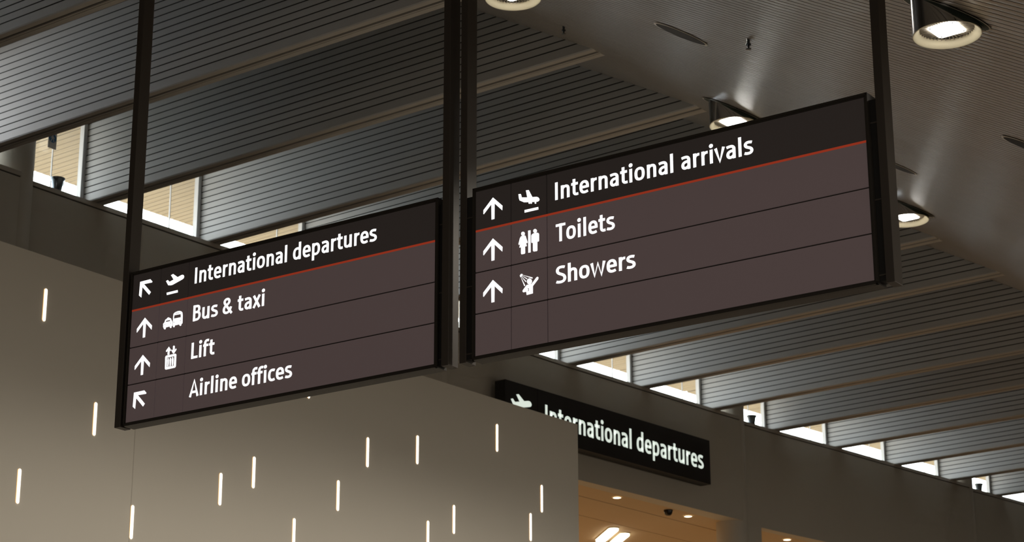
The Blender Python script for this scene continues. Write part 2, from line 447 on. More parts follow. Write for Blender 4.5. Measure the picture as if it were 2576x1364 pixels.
BLAB = {
 1: 'slatted grey ceiling baffle at the top corner, three before the one over the bucket uplight',
 2: 'slatted grey ceiling baffle crossing the top corner, two before the one over the bucket uplight',
 3: 'slatted grey ceiling baffle passing in front of the round column with the blue placard',
 4: 'slatted grey ceiling baffle whose wall end stands just beyond the bucket-shaped uplight',
 5: 'bright slatted ceiling baffle ending on the sill above the International departures pylon sign',
 6: 'slatted ceiling baffle showing as a thin strip above the departures end of the hanging sign',
 7: 'slatted ceiling baffle seen only through the slit between the two hanging signs, upper one',
 8: 'dark slatted ceiling baffle meeting the sloped ceiling under the lamp beside the end post',
 9: 'slatted ceiling baffle directly under the lower edge of the arrivals sign',
 10: 'slatted ceiling baffle ending on the sill above the middle of the far black sign',
 11: 'slatted ceiling baffle ending just before the round column past the far black sign',
 12: 'slatted ceiling baffle ending just after the round column past the far black sign',
 13: 'green-tinged slatted ceiling baffle, first of the two greenish ones over the plain wall',
 14: 'slatted ceiling baffle between the two green-tinged ones over the plain wall',
 15: 'green-tinged slatted ceiling baffle, second of the greenish ones, before the farthest column',
 16: 'slatted ceiling baffle ending just after the farthest round column',
 17: 'slatted ceiling baffle at the far lower corner beyond the farthest column',
}
BLAB[5] = 'brightest slatted ceiling baffle, ending on the sill over the departures sign corner'
for i in range(1, 18):
    if i < NB: baffle(i, BLAB[i])

# ------------------------------------------------------------------ windows between the baffles
for i in range(3, min(18, NB - 1)):
    p, q = W[i], W[i + 1]; d = ndir(p, q); L = np.linalg.norm((q - p)[:2]); nn = outn(d); o = np.array([*p[:2], 0])
    b = MB(); b.box(o, d, nn, UP, BW - 0.02, L, 0.105, 0.117, 10.0, 11.1)
    wob = tag(b.build('window_%d' % (i - 2), M['glass']), kind='structure')
    b = MB(); b.box(o, d, nn, UP, L - 0.06, L - 0.004, 0.07, 0.14, 10.0, 11.1); b.build('jamb', M['frame_alu'], wob)
    b = MB(); b.box(o, d, nn, UP, L * 0.74, L * 0.74 + 0.009, 0.10, 0.12, 10.0, 11.1); b.build('mullion', M['frame_alu'], wob)
    b = MB(); b.box(o, d, nn, UP, BW, L - 0.075, 0.06, 0.15, 9.99, 10.02); b.build('sill_rail', M['frame_alu'], wob)

# ================================================================== LETTERING
def bez(p0, p1, p2, p3, n=10):
    t = np.linspace(0, 1, n + 1)[1:, None]
    return (1 - t) ** 3 * p0 + 3 * (1 - t) ** 2 * t * p1 + 3 * (1 - t) * t ** 2 * p2 + t ** 3 * p3
def parse(path):
    tk = path.split(); i = 0; pts = []; closed = False
    while i < len(tk):
        c = tk[i]
        if c in 'ML': pts.append(np.array([float(tk[i + 1]), float(tk[i + 2])])); i += 3
        elif c == 'C':
            a = [np.array([float(tk[i + 1 + 2 * k]), float(tk[i + 2 + 2 * k])]) for k in range(3)]
            pts += list(bez(pts[-1], *a)); i += 7
        elif c == 'Z': closed = True; i += 1
    if closed: pts = pts[:-1] if np.linalg.norm(pts[0] - pts[-1]) < 1e-6 else pts
    return pts, closed
GL = {
 'I': (.36, ['M .18 0 L .18 1']),
 'n': (.68, ['M .17 0 L .17 .755', 'M .17 .50 C .20 .62 .28 .675 .37 .675 C .48 .675 .53 .61 .53 .5 L .53 0']),
 'h': (.68, ['M .17 0 L .17 1.05', 'M .17 .50 C .20 .62 .28 .675 .37 .675 C .48 .675 .53 .61 .53 .5 L .53 0']),
 't': (.47, ['M .2 .95 L .2 .24 C .2 .12 .26 .078 .36 .078 L .45 .088', 'M .03 .675 L .43 .675']),
 'e': (.64, ['M .14 .375 L .53 .375', 'M .53 .31 C .55 .57 .47 .675 .335 .675 C .19 .675 .135 .57 .135 .38 C .135 .17 .21 .08 .36 .08 C .43 .08 .49 .098 .55 .125']),
 'r': (.46, ['M .17 0 L .17 .755', 'M .17 .48 C .2 .62 .28 .68 .44 .668']),
 'a': (.64, ['M .09 .64 C .16 .665 .24 .675 .31 .675 C .43 .675 .49 .6 .49 .5 L .49 0', 'M .49 .43 C .3 .43 .15 .40 .15 .235 C .15 .12 .22 .078 .28 .078 C .36 .078 .44 .13 .49 .2']),
 'i': (.34, ['M .17 0 L .17 .755', 'DOT .17 .955 .112']),
 'o': (.67, ['M .335 .675 C .49 .675 .545 .57 .545 .378 C .545 .185 .49 .08 .335 .08 C .18 .08 .125 .185 .125 .378 C .125 .57 .18 .675 .335 .675 Z']),
 'l': (.34, ['M .17 0 L .17 1.05']),
 'd': (.69, ['M .53 1.05 L .53 0', 'M .53 .6 C .48 .65 .41 .675 .35 .675 C .2 .675 .13 .56 .13 .37 C .13 .18 .19 .08 .31 .08 C .4 .08 .47 .14 .53 .22']),
 'p': (.69, ['M .16 -.28 L .16 .755', 'M .16 .53 C .21 .61 .28 .675 .37 .675 C .49 .675 .56 .57 .56 .38 C .56 .19 .48 .08 .34 .08 C .28 .08 .21 .1 .16 .14']),
 'u': (.68, ['M .15 .755 L .15 .25 C .15 .14 .2 .08 .3 .08 C .38 .08 .46 .14 .52 .23', 'M .52 .755 L .52 0']),
 's': (.56, ['M .48 .645 C .41 .668 .35 .675 .29 .675 C .18 .675 .125 .63 .125 .55 C .125 .46 .2 .43 .29 .39 C .39 .35 .46 .31 .46 .21 C .46 .12 .38 .08 .27 .08 C .2 .08 .14 .092 .07 .12']),
 'v': (.58, ['M .07 .755 L .29 0 L .51 .755']),
 'x': (.58, ['M .08 .755 L .5 0', 'M .5 .755 L .08 0']),
 'w': (.86, ['M .08 .755 L .24 0 L .43 .70 L .62 0 L .78 .755']),
 'c': (.54, ['M .5 .645 C .44 .668 .39 .675 .34 .675 C .18 .675 .125 .57 .125 .375 C .125 .18 .19 .08 .34 .08 C .40 .08 .45 .092 .51 .115']),
 'f': (.42, ['M .17 0 L .17 .8 C .17 .93 .24 .975 .34 .975 L .44 .96', 'M .03 .675 L .4 .675']),
 'B': (.70, ['M .17 0 L .17 1', 'M .17 .92 L .35 .92 C .48 .92 .53 .86 .53 .74 C .53 .62 .46 .55 .36 .55 L .17 .55', 'M .36 .55 C .5 .55 .57 .47 .57 .32 C .57 .16 .48 .08 .34 .08 L .17 .08']),
 'L': (.58, ['M .17 1 L .17 0', 'M .17 .08 L .56 .08']),
 'A': (.72, ['M .08 0 L .36 1 L .64 0', 'M .18 .29 L .54 .29']),
 'T': (.64, ['M .33 0 L .33 1', 'M .03 .92 L .63 .92']),
 'S': (.64, ['M .55 .885 C .48 .912 .41 .92 .34 .92 C .2 .92 .13 .85 .13 .74 C .13 .62 .22 .57 .33 .52 C .46 .46 .55 .4 .55 .27 C .55 .14 .45 .08 .31 .08 C .22 .08 .14 .095 .07 .125']),
 '&': (.78, ['M .70 0 L .22 .62 C .15 .7 .15 .78 .17 .83 C .2 .9 .27 .93 .34 .93 C .44 .93 .5 .87 .5 .77 C .5 .66 .4 .61 .3 .55 C .18 .48 .12 .4 .12 .28 C .12 .15 .2 .08 .33 .08 C .47 .08 .58 .2 .63 .42']),
 ' ': (.30, []),
}
def stroke(path, w):
    if path.startswith('DOT'):
        _, x, y, r = path.split(); x, y, r = float(x), float(y), float(r)
        return [[(x + r * math.cos(t), y + r * math.sin(t)) for t in np.linspace(0, 2 * math.pi, 20, endpoint=False)]]
    pts, closed = parse(path); n = len(pts); L, R = [], []
    for i, p in enumerate(pts):
        a = pts[(i - 1) % n] if closed or i > 0 else None
        b = pts[(i + 1) % n] if closed or i < n - 1 else None
        d1 = (p - a) / np.linalg.norm(p - a) if a is not None else None
        d2 = (b - p) / np.linalg.norm(b - p) if b is not None else None
        if d1 is None: d1 = d2
        if d2 is None: d2 = d1
        t = d1 + d2; t = t / max(np.linalg.norm(t), 1e-6)
        nn = np.array([-t[1], t[0]]); k = 1 / max(0.8, np.dot(nn, np.array([-d1[1], d1[0]])))
        # keep horizontal strokes a little thinner than upright ones
        ww = w * (1 - 0.12 * abs(t[0]))
        L.append(p + nn * ww / 2 * k); R.append(p - nn * ww / 2 * k)
    return [[L[i], L[(i + 1) % n], R[(i + 1) % n], R[i]] for i in range(n if closed else n - 1)]
def text_polys(txt, w=0.166):
    x = 0; polys = []
    for ch in txt:
        adv, paths = GL[ch]
        for pth in paths:
            for q in stroke(pth, w): polys.append([(px + x, py) for px, py in q])
        x += adv
    xs = [p[0] for q in polys for p in q]
    return polys, min(xs), max(xs)
def text_mesh(name, txt, fr, u0, u1, zb, cap, wv, m, parent, w=0.166):
    """fr(u, z, wv): a point on the sign face; the line starts at u0, ends at u1, stands on zb"""
    polys, x0, x1 = text_polys(txt, w)
    sx = (u1 - u0) / (x1 - x0); b = MB()
    for q in polys: b.face([fr(u0 + (px - x0) * sx, zb + py * cap, wv) for px, py in q])
    me = b.build(name, m, parent); return me

# ================================================================== THE HANGING SIGNS
SA = azv(180 - 55.0985)                     # along the sign, reading direction
SA = np.array([0.82013678, -0.57216751, 0.0]); SN = np.array([0.57216751, 0.82013678, 0.0])   # SN points away from the reader
SP = np.array([-2.006, 10.372, 0.0]); SU0 = float(SP @ SA)
def s_of(x, y):
    q = atplane(x, y, SP, SN); return float(q @ SA), float(q[2])
def zoompoly(pts, x0, y0, sc): return [s_of(x0 + px / sc, y0 + py / sc) for px, py in pts]
def circ(c, r, ry=None, n=18):
    ry = ry or r
    return [(c[0] + r * math.cos(t), c[1] + ry * math.sin(t)) for t in np.linspace(0, 2 * math.pi, n, endpoint=False)]
TAKEOFF = [zoompoly(p, 400, 670, 10.01) for p in (
    [(285, 220), (340, 188), (455, 268), (545, 217), (580, 208), (608, 220), (620, 258), (606, 298), (575, 325), (330, 462), (285, 475), (215, 475), (160, 370), (205, 340), (250, 385), (350, 330)],
    [(175, 662), (455, 592), (460, 653), (180, 722)])]
LANDING = [zoompoly(p, 1295, 470, 11.44) for p in (
    [(88, 205), (155, 198), (170, 230), (185, 297), (340, 297), (302, 95), (385, 85), (490, 287), (560, 283), (620, 281), (665, 300), (697, 348), (690, 385), (650, 418), (600, 428), (510, 431), (250, 440), (120, 385), (100, 320)],
    circ((402, 458), 26), circ((455, 456), 26), circ((578, 456), 26),
    [(262, 662), (660, 572), (665, 647), (265, 740)])]
TOILETS = [zoompoly(p, 1295, 570, 10.686) for p in (
    circ((205, 187), 51, 55), [(150, 257), (200, 240), (255, 234), (275, 245), (330, 415), (318, 440), (295, 438), (268, 355), (310, 520), (262, 532), (265, 705), (250, 725), (225, 732), (205, 735), (180, 740), (160, 738), (150, 715), (150, 552), (105, 562), (150, 370), (118, 478), (95, 490), (82, 465), (120, 310)],
    [(342, 105), (408, 93), (412, 688), (346, 700)],
    circ((530, 113), 51, 55), [(428, 235), (445, 205), (480, 180), (530, 168), (595, 160), (625, 172), (638, 205), (638, 378), (622, 398), (592, 400), (592, 638), (575, 656), (530, 660), (500, 668), (472, 650), (470, 422), (448, 438), (428, 422)])]
SHOWER = [zoompoly(p, 1295, 680, 11.44) for p in (
    circ((405, 315), 75, 86), [(205, 592), (218, 560), (325, 415), (400, 402), (465, 390), (600, 203), (638, 178), (668, 205), (658, 252), (505, 450), (505, 660), (325, 708), (312, 612), (235, 630), (212, 618)],
    [(128, 140), (165, 98), (205, 103), (215, 130), (165, 195), (140, 190)])]
_dr = []
for j in range(4):
    for k in range(8):
        u = 0.12 + 0.88 * k / 7; e0 = np.array([478, 215.0]); e1 = np.array([265, 428.0]); h0 = np.array([205, 130.0]); h1 = np.array([160, 195.0])
        v = j / 3; p = (h0 + (h1 - h0) * v) * (1 - u) + (e0 + (e1 - e0) * v) * u
        if (p[0] - 405) ** 2 / 95 ** 2 + (p[1] - 315) ** 2 / 105 ** 2 < 1: continue
        _dr.append(circ(p, 8 + 10 * u, 9 + 13 * u, 10))
SHOWER += [zoompoly(p, 1295, 680, 11.44) for p in _dr]
SHOWER_D = [zoompoly([(360, 515), (392, 515), (392, 590), (358, 602), (380, 560)], 1295, 680, 11.44)]
BUS = [zoompoly(p, 400, 770, 11.44) for p in (
    [(100, 505), (135, 470), (160, 392), (205, 362), (225, 332), (250, 324), (275, 324), (285, 342), (322, 345), (345, 400), (362, 430), (370, 470), (370, 560), (345, 578), (340, 620), (315, 632), (292, 612), (287, 585), (183, 612), (172, 658), (147, 672), (120, 652), (112, 622), (100, 605)],
    [(380, 440), (385, 330), (397, 222), (440, 178), (520, 142), (575, 135), (625, 148), (655, 180), (664, 250), (664, 330), (658, 490), (630, 510), (622, 552), (595, 572), (570, 550), (560, 525), (440, 555), (430, 598), (407, 612), (384, 592), (378, 540)])]
BUS_D = [zoompoly(p, 400, 770, 11.44) for p in (
    [(180, 458), (197, 422), (300, 400), (312, 428)], circ((152, 528), 10), circ((322, 490), 10),
    [(432, 264), (612, 230), (614, 320), (416, 360)], circ((415, 460), 11), circ((603, 418), 11), [(470, 205), (577, 184), (577, 195), (470, 217)])]
LIFT = [zoompoly(p, 400, 865, 10.68) for p in (
    [(148, 360), (158, 332), (178, 315), (415, 263), (438, 268), (450, 290), (437, 590), (428, 620), (405, 640), (178, 690), (152, 688), (140, 665)],
    [(208, 292), (232, 297), (262, 285), (270, 175), (290, 195), (304, 180), (298, 150), (250, 72), (170, 180), (172, 212), (188, 218), (218, 185)],
    [(358, 60), (382, 42), (408, 60), (404, 168), (436, 122), (455, 138), (448, 162), (382, 262), (360, 260), (315, 180), (318, 152), (332, 152), (354, 185)])]
LIFT_D = [zoompoly([(205, 374), (398, 332), (384, 586), (195, 622)], 400, 865, 10.68)]
LIFT_P = [zoompoly(p, 400, 865, 10.68) for x, y in ((237, 402), (298, 389), (358, 375)) for p in (circ((x, y), 19), [(x - 24, y + 30), (x - 10, y + 20), (x + 12, y + 16), (x + 24, y + 22), (x + 20, y + 120), (x + 10, y + 205), (x - 24, y + 213), (x - 22, y + 130)])]
UPARROW = zoompoly([(358, 98), (618, 328), (610, 455), (405, 267), (400, 685), (318, 705), (312, 292), (112, 555), (98, 545), (100, 442)], 1205, 590, 10.686)
NWARROW = zoompoly([(240, 215), (535, 138), (595, 205), (583, 232), (355, 280), (550, 508), (497, 590), (305, 368), (275, 668), (205, 608)], 330, 690, 11.44)
DUSHIFT = -7.581 + 5.3435

def hanging_sign(label, ux, posts, header, rows, post_w):
    """ux: the panel's left edge along SA; 2 m by 0.8 m of panels, rows of 0.2 m"""
    z0, z1 = 4.117, 4.9185
    base = SP + SA * (ux - SU0)
    fr = lambda u, z, wv: SP + SA * (u - SU0) + SN * wv + UP * z - org
    org = np.array([*(base + SA * 1.0)[:2], 4.1])
    r = thing('hanging_direction_sign', org, label, 'sign', 'hanging direction signs')
    ua, ub = ux - 0.0165, ux + 2.0165
    bx = lambda b, u0, u1, w0, w1, za, zb, mi=0: b.box(SP - SA * SU0 - org, SA, SN, UP, u0, u1, w0, w1, za, zb, mi)
    b = MB(); bx(b, ua, ub, 0.012, 0.083, z0 - 0.0185, z1 + 0.0185); b.build('case', M['sign_black'], r)
    b = MB()                               # stepped face frame
    zt, zbm = z1 + 0.0185, z0 - 0.0185
    for (u0, u1, za, zb2) in ((ua, ub, zt - 0.011, zt), (ua, ub, zbm, zbm + 0.011), (ua, ua + 0.0095, zbm, zt), (ub - 0.0095, ub, zbm, zt)):
        bx(b, u0, u1, 0.0, 0.014, za, zb2)
    for (u0, u1, za, zb2) in ((ua + .0095, ub - .0095, zt - 0.018, zt - .011), (ua + .0095, ub - .0095, zbm + .011, zbm + 0.018), (ua + .0095, ua + 0.0162, zbm + .011, zt - .011), (ub - 0.0162, ub - .0095, zbm + .011, zt - .011)):
        bx(b, u0, u1, 0.0035, 0.014, za, zb2)
    b.build('face_frame', M['sign_black'], r)
    gap = 0.0038
    zr = [z1, 4.7225, 4.5190, 4.3185, z0]
    cols = [(ux, ux + 0.2), (ux + 0.2, ux + 0.4), (ux + 0.4, ux + 2.0)]
    for k in range(4):
        b = MB(); za, zb2 = zr[k + 1], zr[k]
        za += 0.0055 if k == 0 else (gap if k < 3 else 0); zb2 -= 0.0 if k == 0 else (0.0055 if k == 1 else gap)
        for c, (u0, u1) in enumerate(cols):
            bx(b, u0 + (gap * .8 if c else 0), u1 - (gap * .8 if c < 2 else 0), 0.0055, 0.0122, za, zb2)
        pn = b.build('header_panel' if k == 0 else 'row_panel', M['header'] if k == 0 else M['row'], r)
        if k == 0: pn['label'] = 'charcoal top panel of the sign'
        if k == 0: txt, pic, dk, wh, arrow, capz = header
        else: txt, pic, dk, wh, arrow, capz = rows[k - 1]
        if txt:
            body, ut0, ut1, zbase, cap = txt
            text_mesh('lettering', body, lambda u, z, wv: fr(u, z, wv), ut0, ut1, zbase, cap, 0.0046, M['letter'], pn)
        if arrow is not None:
            b = MB(); b.face([fr(u, z, 0.0046) for u, z in arrow]); b.build('arrow', M['letter'], pn)
        if pic:
            b = MB()
            for q in pic: b.face([fr(u, z, 0.0046) for u, z in q], 0)
            for q in dk: b.face([fr(u, z, 0.0032) for u, z in q], 1)
            for q in wh: b.face([fr(u, z, 0.0020) for u, z in q], 0)
            b.build('pictogram', [M['letter'], M['row'] if k else M['header']], pn)
    b = MB(); bx(b, ux, ux + 2.0, 0.0048, 0.0122, 4.7178, 4.7272); b.build('red_line', M['red'], r)
    for (u0, u1), side in zip(posts, (-1, 1)):
        pc = SP + SA * ((u0 + u1) / 2 - SU0) + SN * (post_w + 0.04)
        top = slope_z(pc) + 0.06
        b = MB(); bx(b, u0, u1, post_w, post_w + 0.078, 4.1, top); po = b.build('post', M['post'], r)
        bv = po.modifiers.new('edge', 'BEVEL'); bv.width = 0.002; bv.segments = 2
        b = MB()
        if side < 0: bx(b, u1, ua, 0.022, 0.072, 4.112, zt - 0.03)
        else: bx(b, ub, u0, 0.022, 0.072, 4.112, zt - 0.03)
        b.build('mounting_channel', M['sign_dark'], r)
        for zz in (4.135, 4.46, 4.80):
            b = MB()
            if side < 0: bx(b, u1, ua, 0.018, 0.07, zz, zz + 0.006)
            else: bx(b, ub, u0, 0.018, 0.07, zz, zz + 0.006)
            b.build('bracket', M['post'], r)
    return r
def sh(poly, du, dz): return [(u + du, z + dz) for u, z in poly]
DZ = -0.2022
L_X, R_X = -7.581, -5.3435
AUP_L = [sh(UPARROW, DUSHIFT, 0), sh(UPARROW, DUSHIFT, DZ)]
hanging_sign('brown hanging direction sign headed International departures, with bus, lift and airline office rows', L_X, ((-7.660, -7.618), (-5.538, -5.496)),
    (('International departures', -7.1365, -5.936, 4.7922, 0.0865), TAKEOFF, [], [], NWARROW, 0),
    [(('Bus & taxi', -7.1365, -6.6485, 4.5885, 0.0855), BUS, BUS_D, [], AUP_L[0], 0),
     (('Lift', -7.1365, -6.9755, 4.3885, 0.0855), LIFT, LIFT_D, LIFT_P, AUP_L[1], 0),
     (('Airline offices', -7.1385, -6.4515, 4.1870, 0.0855), None, [], [], sh(NWARROW, 0, -0.6035), 0)], 0.002)
hanging_sign('brown hanging direction sign headed International arrivals, with toilets and showers rows', R_X, ((-5.443, -5.404), (-3.298, -3.259)),
    (('International arrivals', -4.8960, -3.870, 4.7845, 0.0855), LANDING, [], [], sh(UPARROW, 0, -DZ), 0),
    [(('Toilets', -4.8940, -4.5775, 4.5815, 0.0855), TOILETS, [], [], UPARROW, 0),
     (('Showers', -4.8955, -4.4735, 4.3815, 0.0840), SHOWER, SHOWER_D, [], sh(UPARROW, 0, DZ), 0),
     (None, None, [], [], None, 0)], 0.016)

# ================================================================== HIGH-BAY LAMPS through the sloped ceiling
RL = 0.24
def make_lamp(label, power):
    R = RL; Lz = 0.75 * R
    r = thing('high_bay_downlight', (0, 0, 0), label, 'lamp', 'cylindrical lamps in the sloped ceiling')
    def top(x, y): return Lz + SLOPE * (M2 @ np.array([x, y]))[0]
    n = 72; b = MB(); pts = []
    for ring in (0, 1):
        for i in range(n):
            t = 2 * math.pi * i / n; x, y = R * math.cos(t), R * math.sin(t)
            pts.append((x, y, 0.0 if ring == 0 else top(x, y) + 0.12))
    b.add(pts, [(i, (i + 1) % n, n + (i + 1) % n, n + i) for i in range(n)])
    b.build('housing', M['chrome'], r, smooth=True)
    b = MB(); lathe(b, [(R, 0.0), (R * 0.985, -0.004), (R * 0.95, 0.0), (R * 0.80, 0.17 * R), (R * 0.79, 0.21 * R)], n); b.build('reflector', M['cream'], r, smooth=True)
    b = MB(); lathe(b, [(0.0, 0.23 * R), (R * 0.81, 0.23 * R)], n, 0)
    for k in range(40):
        t = 2 * math.pi * k / 40; d = np.array([math.cos(t), math.sin(t), 0]); e = np.array([-d[1], d[0], 0])
        b.box((0, 0, 0), d, e, UP, R * 0.42, R * 0.80, -0.0025, 0.0025, 0.175 * R, 0.229 * R, 1)
    b.build('heat_sink', [M['heatsink'], M['fin']], r)
    h, c = 0.44 * R, 0.12 * R; poly = []
    for sx, sy, a0 in ((1, 1, 0), (-1, 1, 90), (-1, -1, 180), (1, -1, 270)):
        for a in np.linspace(a0, a0 + 90, 6):
            poly.append((sx * (h - c) + c * math.cos(math.radians(a)), sy * (h - c) + c * math.sin(math.radians(a))))
    ax, ay = azv(38.0), azv(128.0)
    P = lambda q, z: ax * q[0] + ay * q[1] + UP * z
    b = MB(); b.prism([P(q, 0.16 * R) for q in poly], UP * 0.04 * R); b.build('led_panel', M['led'], r)
    b = MB()
    for sx, sy in ((1, 1), (1, -1), (-1, 1), (-1, -1)):
        ring = [P((sx * h * 0.82 + 0.008 * math.cos(t), sy * h * 0.82 + 0.008 * math.sin(t)), 0.158 * R) for t in np.linspace(0, 2 * math.pi, 10, endpoint=False)]
        b.prism(ring, UP * 0.003)
    b.build('screw', M['chrome'], r)
    # flat sloped ring, the gap's shade painted dark green, and its trim ring
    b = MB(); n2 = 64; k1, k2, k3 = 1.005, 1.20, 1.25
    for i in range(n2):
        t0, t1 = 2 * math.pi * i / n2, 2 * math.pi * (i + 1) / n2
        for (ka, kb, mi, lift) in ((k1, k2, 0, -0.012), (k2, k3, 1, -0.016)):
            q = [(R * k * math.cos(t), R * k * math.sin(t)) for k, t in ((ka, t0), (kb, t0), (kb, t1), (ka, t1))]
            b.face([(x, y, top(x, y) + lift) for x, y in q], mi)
    b.build('gap_shade_and_trim', [M['gapshade'], M['trimring']], r)
    l = bpy.data.lights.new('lamp_beam', 'SPOT'); l.energy = power; l.spot_size = math.radians(140); l.spot_blend = 0.35; l.color = (1.0, 0.90, 0.76); l.shadow_soft_size = 0.09
    lo = bpy.data.objects.new('lamp_beam', l); COL.objects.link(lo); lo.parent = r; lo.location = (0, 0, 0.02)
    return r
LAMP_P = 380
lampspec = [((1291, -4), 70, 'cylindrical lamp at the top edge between the post pair and the far ceiling'),
            ((1845, 316), 60, 'cylindrical lamp half hidden behind the arrivals sign top edge'),
            ((2283, 555), 55, 'cylindrical lamp partly hidden behind the outer post of the arrivals sign')]
def rim_at(px, rpx, R):
    d = ray(*px); t = 5.0
    while True:
        p = EYE + d * t
        if slope_z(p) - p[2] <= 0.75 * R: return p
        t += 0.005
proto = None
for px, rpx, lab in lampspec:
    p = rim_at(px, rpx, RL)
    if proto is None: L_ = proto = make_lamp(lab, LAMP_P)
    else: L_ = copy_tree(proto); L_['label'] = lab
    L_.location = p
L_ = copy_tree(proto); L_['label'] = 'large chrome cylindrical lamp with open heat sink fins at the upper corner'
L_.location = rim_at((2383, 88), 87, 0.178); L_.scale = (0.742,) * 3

# ------------------------------------------------------------------ small things in the sloped ceiling
def on_slope(x, y, lift=0.0):
    q = atplane(x, y, E0, nrm); return q + nrm * lift
for (x, y), r, lab in (((1713, 84), 0.21, 'dark round opening in the sloped slats midway along the ceiling'), ((2250, 415), 0.21, 'dark round opening in the sloped slats just past the outer post'),
                       ((2584, 366), 0.17, 'dark round opening in the sloped slats at the picture edge')):
    c = on_slope(x, y, 0.006); e1 = BD; e2 = D / np.linalg.norm(D)
    b = MB(); n = 40
    ring = lambda k, lf: [e1 * (r * k * math.cos(t)) + e2 * (r * k * math.sin(t)) + nrm * lf for t in np.linspace(0, 2 * math.pi, n, endpoint=False)]
    b.prism(ring(1.0, 0.0), nrm * 0.002, 0)
    o = b.build('ceiling_opening', M['hole']); o.location = c
    b = MB(); a_, c_ = ring(1.0, 0.004), ring(1.09, 0.002)
    for i in range(n): b.face([a_[i], a_[(i + 1) % n], c_[(i + 1) % n], c_[i]])
    b.build('trim_ring', M['trimring'], o)
    tag(o, lab, 'ceiling opening', 'round openings in the sloped ceiling')
for (x, y), lab in (((1418, 66), 'tiny dark fitting hanging from the slope near the lamp at the top edge'), ((1882, 98), 'tiny dark hooked fitting hanging from the sloped slats above the arrivals sign')):
    c = on_slope(x, y)
    b = MB(); lathe(b, [(0.0, 0.02), (0.012, 0.02), (0.012, -0.035), (0.02, -0.04), (0.02, -0.05), (0.008, -0.055), (0.008, -0.075), (0.022, -0.08), (0.0, -0.085)], 14)
    o = b.build('ceiling_fitting', M['gunmetal'], smooth=True); o.location = c
    tag(o, lab, 'ceiling fitting', 'small fittings on the sloped ceiling')

# ================================================================== SLOT LIGHTS in the pale wall
SLOT = [((115.5, 727), (110, 808), 'glowing vertical slot light highest on the pale wall, under the plain wall edge'),
        ((240.5, 1013), (236.5, 1096), 'glowing slot light just beside the lower corner of the departures sign'),
        ((49, 1180), (44, 1267), 'glowing slot light low down at the near end of the pale wall'),
        ((333.5, 1272), (329.5, 1356), 'glowing slot light beside the vertical joint below the departures sign corner'),
        ((555.5, 1191), (552.5, 1271), 'glowing slot light below the departures sign, lower of the two neighbours'),
        ((639.5, 1150), (636.5, 1228), 'glowing slot light below the departures sign, upper of the two neighbours'),
        ((740, 1305), (737.5, 1384), 'glowing slot light cut by the picture bottom below Airline offices'),
        ((851, 1209.5), (849, 1285), 'glowing slot light alone in the middle of the pale wall'),
        ((925.5, 1101.5), (923.5, 1175), 'glowing slot light, first of the upper pair below the departures sign end'),
        ((1050, 1096.5), (1049.5, 1167.5), 'glowing slot light, second of the upper pair below the departures sign end'),
        ((1250, 1068), (1250, 1136), 'glowing slot light under the aeroplane of the far black sign'),
        ((1362, 1221), (1363, 1289), 'glowing slot light close to the wall end, upper of the last two'),
        ((1334, 1292), (1335, 1361), 'glowing slot light close to the wall end, lower of the last two'),
        ((1141.5, 1271.5), (1141.5, 1343), 'glowing slot light low down, higher one of the pair before the wall end'),
        ((1076, 1311), (1076, 1383), 'glowing slot light cut by the picture bottom before the wall end'),
        ((778, 925), (776.5, 1002), 'glowing slot light showing only its tip under the departures sign')]
def feature_hit(x, y):
    for a, c in zip(fp, fp[1:]):
        d = ndir(a, c); q = atplane(x, y, a, outn(d)); s = np.dot(q - a, d)
        if -1e-6 <= s <= np.linalg.norm(c - a): return q, d
    return q, d
for t_, b_, lab in SLOT:
    q0, d = feature_hit(*t_); q1, _ = feature_hit(*b_)
    c = (q0 + q1) / 2; n = outn(d); h = (q0[2] - q1[2]) / 2; hw = 0.0165
    def capsule(hw, h): return [(hw * math.cos(t), (h - hw) + hw * math.sin(t)) for t in np.linspace(0, math.pi, 9)] + [(hw * math.cos(t), -(h - hw) + hw * math.sin(t)) for t in np.linspace(math.pi, 2 * math.pi, 9)]
    b = MB(); b.prism([d * x + UP * z - n * 0.002 for x, z in capsule(hw, h)], -n * 0.003)
    o = b.build('slot_light', M['slot']); o.location = c
    b = MB(); b.prism([d * (x - 0.007) + UP * z - n * 0.0005 for x, z in capsule(hw, h)], -n * 0.0018); b.build('reveal_glow', M['slotglow'], o)  # flat orange strip, lamp glow on the recess side put in as emission
    tag(o, lab, 'wall light', 'slot lights in the pale wall')

# ================================================================== FAR SIGN over the corridor opening
fs_a = np.array([*W[9][:2], 0.0]); fs_b = np.array([*seams[2][0][:2], 0.0]); FD = ndir(fs_a, fs_b); FN = outn(FD)
fs_o = fs_a - FN * 0.40
def f_of(x, y):
    q = atplane(x, y, fs_o, FN); return float((q - fs_o) @ FD), float(q[2])
tl, trr, br, bl = f_of(1271, 953.8), f_of(1784.3, 1109.2), f_of(1788.5, 1217.0), f_of(1454.7, 1130.5)
zt_, zb_ = (tl[1] + trr[1]) / 2, (br[1] + bl[1]) / 2; sl_, sr_ = tl[0], (trr[0] + br[0]) / 2
forg = fs_o + FD * (sl_ + sr_) / 2 + UP * zb_
fr_ = thing('wall_mounted_sign', forg, 'black box sign reading International departures on the bulkhead beyond the pale wall', 'sign')
fr_.name = 'far_departures_sign'
b = MB(); b.box(fs_o - forg, FD, FN, UP, sl_, sr_, 0.0, 0.20, zb_, zt_); cs = b.build('case', M['far_face'], fr_)
b = MB(); b.box(fs_o - forg, FD, FN, UP, sl_ + .3, sr_ - .3, 0.20, 0.262, zb_ + 0.1, zt_ - 0.1); b.build('wall_bracket', M['sign_black'], fr_)
ff = lambda u, z, wv: fs_o - forg + FD * u + FN * wv + UP * z
i0 = f_of(1371, 1020); s1_ = f_of(1770, 1183); nb = f_of(1462, 1093)
hsg = zt_ - zb_
